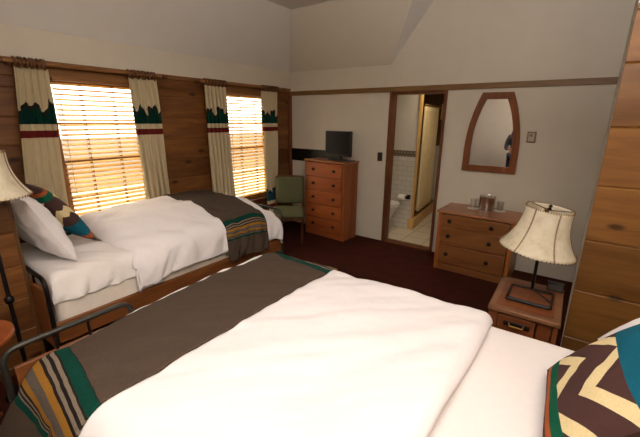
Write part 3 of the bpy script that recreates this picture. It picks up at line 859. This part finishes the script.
# ---------------------------------------------------------------- round table, chair
t = thing('round_table', 'small round wooden table at left edge, beside the bed ends', 'table', (-2.26, .19, 0))
MB().lathe([(.0, .575), (.20, .575), (.212, .582), (.212, .594), (.205, .60), (0, .60)], seg=56, cap=False).build('tabletop', 'table', t)
MB().lathe([(.028, .04), (.024, .2), (.034, .3), (.022, .42), (.04, .56), (.09, .575)], seg=24).build('pedestal', 'table', t)
for k in range(3):
    a = 2*PI*k/3+.5
    MB().tube([(.015*math.cos(a), .015*math.sin(a), .12), (.10*math.cos(a), .10*math.sin(a), .08), (.17*math.cos(a), .17*math.sin(a), .018)], [.02, .018, .016], 10).build('leg', 'table', t)

t = thing('chair', 'green upholstered chair in the corner, beside the tall chest', 'chair', (-3.13, 3.66, 0), math.radians(36))
# local front = -y
def padded(lo, hi, r, seed, crown):
    m = slab(lo, hi, r)
    cx, cy = (lo[0]+hi[0])/2, (lo[1]+hi[1])/2
    for v in m.v: v.z += 0
    return m
W2 = .215
seat = MB()
def seatF(sgn):
    def F(u, v):
        a, b = 2*u-1, 2*v-1
        x = a*(W2+.015)*(1-.08*(b+1)/2); y = -.035+b*.235
        e = max(0, 1-abs(a)**5)*max(0, 1-abs(b)**5)
        return (x, y, .395+(sgn*.0)+(.055*e**.4 if sgn > 0 else -.035*e**.2))
    return F
seat.grid(24, 24, seatF(1)); seat.grid(24, 24, seatF(-1))
seat.build('seat', 'green', t)
bk = MB()
def backF(sgn):
    def F(u, v):
        a, b = 2*u-1, 2*v-1
        x = a*.20; z = .655+b*.19
        e = max(0, 1-abs(a)**5)*max(0, 1-abs(b)**5)
        yy = .215+.10*(z-.45)
        return (x, yy-sgn*.028*e**.4-.03*(a*a-1)*-.4, z)
    return F
bk.grid(24, 24, backF(1)); bk.grid(24, 24, backF(-1)); bk.build('backrest', 'green', t)
for s in (-1, 1):
    MB().tube([(s*.20, -.22, .365), (s*.197, -.225, 0)], [.021, .014], 10).build('leg', 'chair_wood', t)
    MB().tube([(s*.185, .21, .0), (s*.185, .195, .38), (s*.19, .235, .6), (s*.19, .26, .85)], [.015, .019, .016, .014], 10).build('leg', 'chair_wood', t)
MB().tube([(-.19, .258, .848), (0, .27, .856), (.19, .258, .848)], .013, 10).build('top_rail', 'chair_wood', t)
boxes(((-.195, -.235, .325), (.195, -.215, .365)), ((-.205, -.21, .325), (-.19, .19, .365)), ((.19, -.21, .325), (.205, .19, .365)), ((-.18, .18, .325), (.18, .20, .365))).build('seat_rail', 'chair_wood', t, bevel=.003)

# ---------------------------------------------------------------- television
t = thing('television', 'small black flat television on top of the tall chest', 'television', (-2.655, 4.15, 1.10), -.06)
boxes(((-.215, -.0, .055), (.215, .045, .395))).build('case', 'black', t, bevel=.008)
boxes(((-.195, -.0015, .085), (.195, .001, .38))).build('screen', 'screen', t)
m = MB(); m.prism([(.16*math.cos(a), .02+.085*math.sin(a)) for a in (2*PI*k/40 for k in range(40))], 0, .014); m.build('stand_base', 'black', t, bevel=.003)
boxes(((-.04, .015, .012), (.04, .04, .06))).build('stand_neck', 'black', t, bevel=.004)
MB().lathe([(.0, -.004), (.010, -.003), (.010, 0)], (0, 0, .07), 16, 'y', cap=False).build('emblem', 'grey_plastic', t)
tag(boxes(((-2.47, 4.06, 1.101), (-2.395, 4.20, 1.116))).build('remote_control', 'grey_plastic', None, (-2.43, 4.13, 1.10), bevel=.004), 'grey flat device lying at right end of the tall chest top', 'remote control')
tag(boxes(((-3.65, YB-.014, 1.02), (-2.72, YB, 1.205))).build('wall_panel', 'black', None, (-3.2, YB, 1.02), bevel=.003), 'long black board on the white wall behind the television', 'panel')

# ---------------------------------------------------------------- mirror, switch, thermostat
t = thing('wall_mirror', 'arched wooden framed mirror on the white wall above dresser', 'mirror', (-.765, YB, 1.09))
def arch(o):
    # outline (x, z) of a coffin-arched frame inset by o
    pts = []
    hb, ht, H = .28-o, .152-o*.72, .855
    pts += [(-hb, o), (hb, o)]
    for k in range(0, 15):
        q = k/14; z = o+.12+(H-2*o-.12)*q
        pts.append((hb+.004*math.sin(q*PI)-(hb-ht)*q**2.3, z))
    pts += [(-x, z) for x, z in pts[2:][::-1]]
    return pts
oo, ii = arch(0), arch(.07)
m = MB(); n = len(oo)
vs = [(x, -.03, z) for x, z in oo]+[(x, -.026, z) for x, z in ii]+[(x, 0, z) for x, z in oo]+[(x, -.006, z) for x, z in ii]
fs = []
for k in range(n):
    j = (k+1) % n
    fs += [(k, j, n+j, n+k), (2*n+k, 2*n+j, j, k), (n+k, n+j, 3*n+j, 3*n+k), (3*n+k, 3*n+j, 2*n+j, 2*n+k)]
m.add(vs, fs); m.build('frame', 'mirror_wood', t, bevel=.003)
m = MB(); jj = arch(.064); m.add([(x, -.010, z) for x, z in jj]+[(x, -.002, z) for x, z in jj], [tuple(range(n)), tuple(range(n, 2*n))[::-1]]+[(k, (k+1) % n, (k+1) % n+n, k+n) for k in range(n)])
m.build('mirror_glass', 'mirror', t, smooth=False)
t = thing('light_switch', 'dark brown light switch plate left of the bathroom doorway', 'light switch', (-2.115, YB, 1.17))
boxes(((-.035, -.006, -.058), (.035, 0, .058))).build('plate', 'brown_plate', t, bevel=.002)
boxes(((-.006, -.016, .012), (.006, -.005, .034)), ((-.006, -.016, -.034), (.006, -.005, -.012))).build('toggle', 'black', t, bevel=.001)
t = thing('thermostat', 'small beige framed thermostat on wall right of the mirror', 'thermostat', (-.39, YB, 1.49))
boxes(((-.042, -.02, -.055), (.042, 0, .055))).build('case', 'thermo_rim', t, bevel=.004)
boxes(((-.028, -.0225, -.04), (.028, -.019, .04))).build('face', 'thermo', t, bevel=.002)
boxes(((-.02, -.024, .004), (.012, -.022, .03))).build('dial', 'thermo_rim', t)

# ---------------------------------------------------------------- on the dresser
t = thing('ice_bucket', 'polished metal ice bucket between two glasses on dresser', 'ice bucket', (-.70, 4.215, .69))
MB().lathe([(.0, 0), (.077, 0), (.081, .004), (.082, .140), (.086, .145), (.086, .154), (.079, .156), (.077, .150), (.075, .02), (0, .016)], seg=44, cap=False).build('body', 'chrome', t)
MB().lathe([(.0765, .140), (.076, .150), (.06, .157), (.0, .160)], seg=40, cap=False).build('lid', 'chrome', t)
MB().tube([(-.02, 0, .158), (-.015, 0, .172), (.015, 0, .172), (.02, 0, .158)], .004, 8).build('lid_handle', 'chrome', t)
def napkin(x, y, label):
    m = MB(); m.prism([(x+.06*math.cos(a), y+.06*math.sin(a)) for a in (2*PI*k/36 for k in range(36))], .6905, .693)
    return soft(m, 'coaster', 'paper', label, 'coaster', 'white paper coasters', smooth=False)
napkin(-.835, 4.185, 'white paper coaster under the glass left of the ice bucket'); napkin(-.560, 4.235, 'white paper coaster under the glass right of the ice bucket')
def tumbler(x, y, label):
    m = MB().lathe([(0, .0), (.027, 0), (.03, .004), (.036, .104), (.034, .105), (.028, .012), (0, .010)], seg=32, cap=False)
    for v in m.v: v += Vector((x, y, .6932))
    o = tag(m.build('drinking_glass', 'tumbler', None, (x, y, .6932)), label, 'glass', 'clear drinking glasses'); return o
tumbler(-.835, 4.195, 'clear drinking glass left of the ice bucket'); tumbler(-.565, 4.24, 'clear drinking glass right of the ice bucket')

# ---------------------------------------------------------------- bathroom beyond the doorway
BY0, BY1 = YB+.12, 6.62
struct(boxes(((-3.3, YB, -.1), (-.9, BY1+.1, 0))).build('floor_bathroom', 'bath_floor', smooth=False))
struct(boxes(((-3.3, YB+.10, 2.35), (-.9, BY1+.1, 2.45))).build('ceiling_bathroom', 'white_wall', smooth=False))
struct(boxes(((-3.3, BY0, 0), (-3.2, BY1, 2.35))).build('wall_bathroom_left', 'white_wall', smooth=False))
struct(boxes(((-1.0, BY0, 0), (-.9, BY1, 2.35))).build('wall_bathroom_right', 'white_wall', smooth=False))
struct(boxes(((-3.2, BY1, 1.2), (-1.0, BY1+.1, 2.35))).build('wall_bathroom_back', 'dark_brown', smooth=False))  # upper back wall drawn in dark brown with upright grain
struct(boxes(((-3.2, BY1, 0), (-1.0, BY1+.1, 1.2))).build('wall_bathroom_back_tiled', 'bath_tile_x', smooth=False))
PY = 5.15; PX = -1.90
struct(boxes(((-3.2, PY, 1.205), (PX, PY+.10, 2.35))).build('wall_bathroom_partition', 'white_wall', smooth=False))
struct(boxes(((-3.2, PY-.012, 0), (PX, PY+.10, 1.115))).build('wall_bathroom_tiled', 'bath_tile_x', smooth=False))
struct(boxes(((-3.2, PY-.014, 1.115), (PX, PY+.10, 1.205))).build('trim_6', 'bath_border', smooth=False))
# shower: pine post, curb, rod, curtain
t = thing('shower_surround', 'yellow pine shower surround with post and curb, through the doorway', 'shower frame', (PX, PY+.1, 0), .095)
boxes(((-.02, -.115, 0.16), (.012, -.03, 2.34))).build('post', 'yellow_pine', t, bevel=.004)
boxes(((-.06, -.114, 0), (.034, 1.34, .16))).build('curb', 'yellow_pine', t, bevel=.006)
boxes(((-.06, .072, .16), (.0, 1.34, .20))).build('shower_sill', 'casing', t, bevel=.004)
boxes(((-.01, 1.29, 1.66), (.10, 1.34, 1.93))).build('rod_bracket', 'yellow_pine', t, bevel=.006)
MB().tube([(0, .07, 1.86), (0, 1.30, 1.86)], .013, 12).build('curtain_rail', 'copper', t)
t = thing('shower_curtain', 'cream shower curtain hanging behind the yellow pine post', 'shower curtain', (PX-.058, 5.85, 1.845), .095)
M['shower_cloth'] = plain('shower_cloth', 'd2b98a', .8, var=.05)
def SC(u, v):
    return (.045*math.sin(2*PI*7*u)*(.7+.3*v)+.004*nz(u*6, v*3), -.50+u*.92, -1.60*v)
MB().grid(126, 20, SC).build('cloth', 'shower_cloth', t, solid=.003, fixn=False)
for k in range(10):
    y = -.48+.88*k/9
    MB().tube([(.02*math.cos(a), y, .015+.02*math.sin(a)) for a in (2*PI*j/16 for j in range(16))], .002, 6, closed=True).build('ring', 'copper', t)
# toilet (faces +x, only its bowl shows)
t = thing('toilet', 'white toilet partly visible at left inside the bathroom', 'toilet', (-2.455, 4.90, 0))
prof = [(.13, 0), (.125, .04), (.105, .12), (.12, .2), (.165, .30), (.19, .37), (.19, .395)]
m = MB()
def BW(u, v):
    k = v*(len(prof)-1); j = min(len(prof)-2, int(k)); f = k-j
    r = prof[j][0]*(1-f)+prof[j+1][0]*f; z = prof[j][1]*(1-f)+prof[j+1][1]*f
    a = 2*PI*u; ex = 1.25 if math.cos(a) > 0 else 1.0
    return (.20+r*ex*math.cos(a)-.06*(1-v), r*.95*math.sin(a), z)
m.grid(40, 18, BW); m.build('bowl', 'ceramic', t)
m = MB()
ring = [( .20+.195*(1.25 if math.cos(a) > 0 else 1.0)*math.cos(a), .19*math.sin(a)) for a in (2*PI*k/48 for k in range(48))]
m.prism(ring, .398, .415); m.build('seat', 'ceramic', t, bevel=.006)
m = MB(); m.prism([(x*.99, y*.98) for x, y in ring], .417, .435); m.build('lid', 'ceramic', t, bevel=.008)
boxes(((-.30, -.20, .40), (-.06, .20, .74))).build('tank', 'ceramic', t, bevel=.02)
boxes(((-.31, -.21, .742), (-.05, .21, .775))).build('tank_lid', 'ceramic', t, bevel=.01)
boxes(((-.30, -.09, .0), (.06, .09, .40))).build('pedestal', 'ceramic', t, bevel=.02)
t = thing('paper_holder', 'dark toilet paper holder on the tiled bathroom wall', 'toilet paper holder', (-1.99, PY-.012, .50))
boxes(((-.125, -.012, -.03), (-.105, 0, .04)), ((-.122, -.07, -.005), (-.108, -.01, .015)), ((.0, -.012, -.03), (.055, 0, .04)), ((.005, -.07, -.012), (.05, -.01, .022))).build('mount', 'knob', t, bevel=.002)
MB().tube([(-.112, -.055, .004), (.03, -.055, .004)], .006, 8).build('spindle', 'knob', t)
tag(MB().lathe([(.012, -.05), (.045, -.05), (.045, .05), (.012, .05), (.012, -.05)], (-2.05, PY-.068, .502), 32, 'x', cap=False).build('toilet_paper_roll', 'paper', None, (-2.05, PY-.068, .502)), 'white paper roll on the dark holder in the bathroom', 'toilet paper')

# ---------------------------------------------------------------- the person reflected at the mirror edge
M['skin'] = plain('skin', 'c98f72', .55, spec=.3); M['hair'] = plain('dark_hair', '1f1512', .5, var=.3, vscale=80)
M['knit'] = plain('grey_knit', '4d4a4c', .9, spec=.1); M['denim'] = plain('denim', '2b3344', .9, spec=.1); M['shoe'] = plain('shoe_leather', '1c1512', .5)
M['eye'] = plain('eye', '15100e', .2)
def skin_mesh(name, verts, edges, mat, parent, root=0, sub=2, extra=None):
    me = bpy.data.meshes.new(name); me.from_pydata([v[:3] for v in verts], edges, [])
    ob = bpy.data.objects.new(name, me); C.objects.link(ob)
    bm = bmesh.new(); bm.from_mesh(me); sl = bm.verts.layers.skin.verify(); bm.verts.ensure_lookup_table()
    for k, v in enumerate(verts):
        r = v[3]; bm.verts[k][sl].radius = (r, v[4] if len(v) > 4 else r); bm.verts[k][sl].use_root = (k == root)
    bm.to_mesh(me); bm.free()
    md = ob.modifiers.new('Skin', 'SKIN'); md.use_smooth_shade = True
    sb = ob.modifiers.new('Sub', 'SUBSURF'); sb.levels = sub; sb.render_levels = sub
    me.materials.append(M[mat]); ob.parent = parent; return ob
pt = thing('person', 'person with long dark hair, seen only at right edge of the mirror', 'person', (-1.205, -1.40, 0), .0)
V = [(0, 0, .86, .125, .10), (0, -.005, 1.00, .115, .09), (0, -.01, 1.14, .13, .095), (0, -.01, 1.25, .12, .085), (0, .0, 1.325, .05), (0, .015, 1.37, .047), (0, .02, 1.43, .072, .088), (0, .02, 1.50, .078, .095), (0, .01, 1.555, .055, .07)]
E_ = [(k, k+1) for k in range(8)]
def limb(pts, start):
    i0 = start
    for p in pts:
        V.append(p); E_.append((i0, len(V)-1)); i0 = len(V)-1
    return i0
for sx in (-1, 1):
    limb([(sx*.085, .0, .80, .085), (sx*.095, .01, .62, .07), (sx*.10, .02, .45, .052), (sx*.10, .0, .28, .05), (sx*.10, -.02, .09, .034), (sx*.10, .03, .035, .034), (sx*.105, .13, .025, .026)], 0)
    w = limb([(sx*.155, -.01, 1.265, .052), (sx*.20, -.02, 1.13, .044), (sx*.215, -.01, 1.0, .037), (sx*.175, .11, .985, .034), (sx*.13, .22, .985, .024)], 3)
    palm = limb([(sx*.105, .265, .99, .030, .017), (sx*.09, .295, .99, .032, .015)], w)
    for k, (dy, ln) in enumerate(((.024, .9), (.008, 1.0), (-.008, .95), (-.024, .75))):
        limb([(sx*(.085-.02*ln), .312+dy*.15, .99+dy, .0085), (sx*(.075-.038*ln), .318, .985+dy, .0080), (sx*(.062-.045*ln), .305, .98+dy*.9, .0070)], palm)
    limb([(sx*.098, .272, 1.022, .011), (sx*.082, .287, 1.037, .0095), (sx*.066, .296, 1.04, .008)], palm-1)
skin_mesh('body', V, E_, 'skin', pt)
CV = [(0, 0, .88, .145, .118), (0, -.005, 1.0, .132, .105), (0, -.01, 1.14, .147, .11), (0, -.01, 1.26, .13, .096), (0, 0, 1.315, .064)]
CE = [(0, 1), (1, 2), (2, 3), (3, 4)]
for sx in (-1, 1):
    i0 = 3
    for p in ((sx*.16, -.01, 1.268, .066), (sx*.205, -.02, 1.13, .057), (sx*.22, -.01, 1.0, .050), (sx*.178, .11, .985, .046), (sx*.142, .19, .985, .037)):
        CV.append(p); CE.append((i0, len(CV)-1)); i0 = len(CV)-1
skin_mesh('sweater', CV, CE, 'knit', pt)
TV = [(0, 0, .86, .14, .115)]; TE = []
for sx in (-1, 1):
    i0 = 0
    for p in ((sx*.088, .0, .79, .098), (sx*.097, .01, .62, .083), (sx*.10, .02, .45, .066), (sx*.10, .0, .28, .064), (sx*.10, -.02, .10, .052)):
        TV.append(p); TE.append((i0, len(TV)-1)); i0 = len(TV)-1
skin_mesh('trousers', TV, TE, 'denim', pt)
for sx in (-1, 1):
    skin_mesh('shoe', [(sx*.10, -.05, .042, .040), (sx*.10, .03, .04, .042), (sx*.105, .12, .032, .032), (sx*.105, .155, .028, .024)], [(0, 1), (1, 2), (2, 3)], 'shoe', pt)
    MB().lathe([(0, .008), (.006, .006), (.009, 0)], (sx*.03, .108, 1.475), 12, 'y', cap=False).build('eye', 'eye', pt)
m = MB()
def HR(u, v):
    a = 2*PI*u; z = 1.585-.53*v
    wv = sm(0, .16, v)**.5
    r = .102*wv+.05*sm(.2, .8, v)+.006*math.sin(9*a)*sm(.2, .6, v)
    c = math.sin(a)                       # front is +y: open the hair round the face
    front = sm(.25, .75, c)*sm(.10, .26, v)
    return (r*1.12*math.cos(a)*(1-.0*front), .0+r*1.05*c*(1-1.35*front)-.012, z+.02*front)
m.grid(48, 26, HR); m.build('hair', 'hair', pt, solid=.006, fixn=False)
MB().lathe([(.010, -.004), (.013, .004), (.006, .022), (.0, .026)], (0, .098, 1.445), 12, 'y', cap=False).build('nose', 'skin', pt)
MB().tube([(-.022, .098, 1.412), (0, .106, 1.411), (.022, .098, 1.412)], [.003, .0055, .003], 8).build('mouth', plain('lips', '8e4a42', .5), pt)

# ---------------------------------------------------------------- unseen camera flash, bathroom lamp, daylight, camera
def area(name, loc, rot, size, power, col, shape='DISK'):
    l = bpy.data.lights.new(name, 'AREA'); l.shape = shape; l.size = size; l.energy = power; l.color = col
    o = bpy.data.objects.new(name, l); C.objects.link(o); o.location = loc; o.rotation_euler = rot; return o
area('bounce_flash', (-.05, .0, 1.95), (PI-.08, .22, 0), .25, 180, (1, .955, .945))
t = thing('ceiling_light', 'round ceiling light inside the bathroom', 'ceiling light', (-1.55, 5.0, 2.35))
MB().lathe([(0, 0), (.12, 0), (.12, -.02), (.0, -.03)], seg=32, cap=False).build('housing', 'paper', t)
area('bath_light', (-1.55, 5.0, 2.30), (0, 0, 0), .2, 7, (1, .87, .68))

wd = bpy.data.worlds.new('daylight'); scn.world = wd; wd.use_nodes = True
bg = wd.node_tree.nodes['Background']; bg.inputs[0].default_value = (1, .93, .78, 1); bg.inputs[1].default_value = 6.5

cam = bpy.data.cameras.new('camera'); co = bpy.data.objects.new('camera', cam); C.objects.link(co); scn.camera = co
F_PX = 352.7; yaw, pitch, roll = (math.radians(a) for a in (35.28, 15.76, .61))
cam.sensor_fit = 'HORIZONTAL'; cam.sensor_width = 36; cam.lens = 36*F_PX/640; cam.clip_start = .02; cam.clip_end = 200
cy, sy, cp, sp = math.cos(yaw), math.sin(yaw), math.cos(pitch), math.sin(pitch)
fwd = Vector((-sy*cp, cy*cp, -sp)); right = Vector((cy, sy, 0)); up = right.cross(fwd)
r2 = right*math.cos(roll)+up*math.sin(roll); u2 = -right*math.sin(roll)+up*math.cos(roll)
co.matrix_world = Matrix.Translation((0, 0, 1.65)) @ Matrix((r2, u2, -fwd)).transposed().to_4x4()

vs_ = scn.view_settings
scn.display_settings.display_device = 'sRGB'
vs_.view_transform = 'Standard'; vs_.look = 'None'; vs_.gamma = 1; vs_.use_curve_mapping = False; vs_.exposure = 0.0
try:
    scn.cycles.use_denoising = True; scn.cycles.max_bounces = 8; scn.cycles.diffuse_bounces = 4; scn.cycles.transparent_max_bounces = 12
    scn.cycles.sample_clamp_indirect = 6; scn.cycles.caustics_reflective = False; scn.cycles.caustics_refractive = False
except Exception: pass
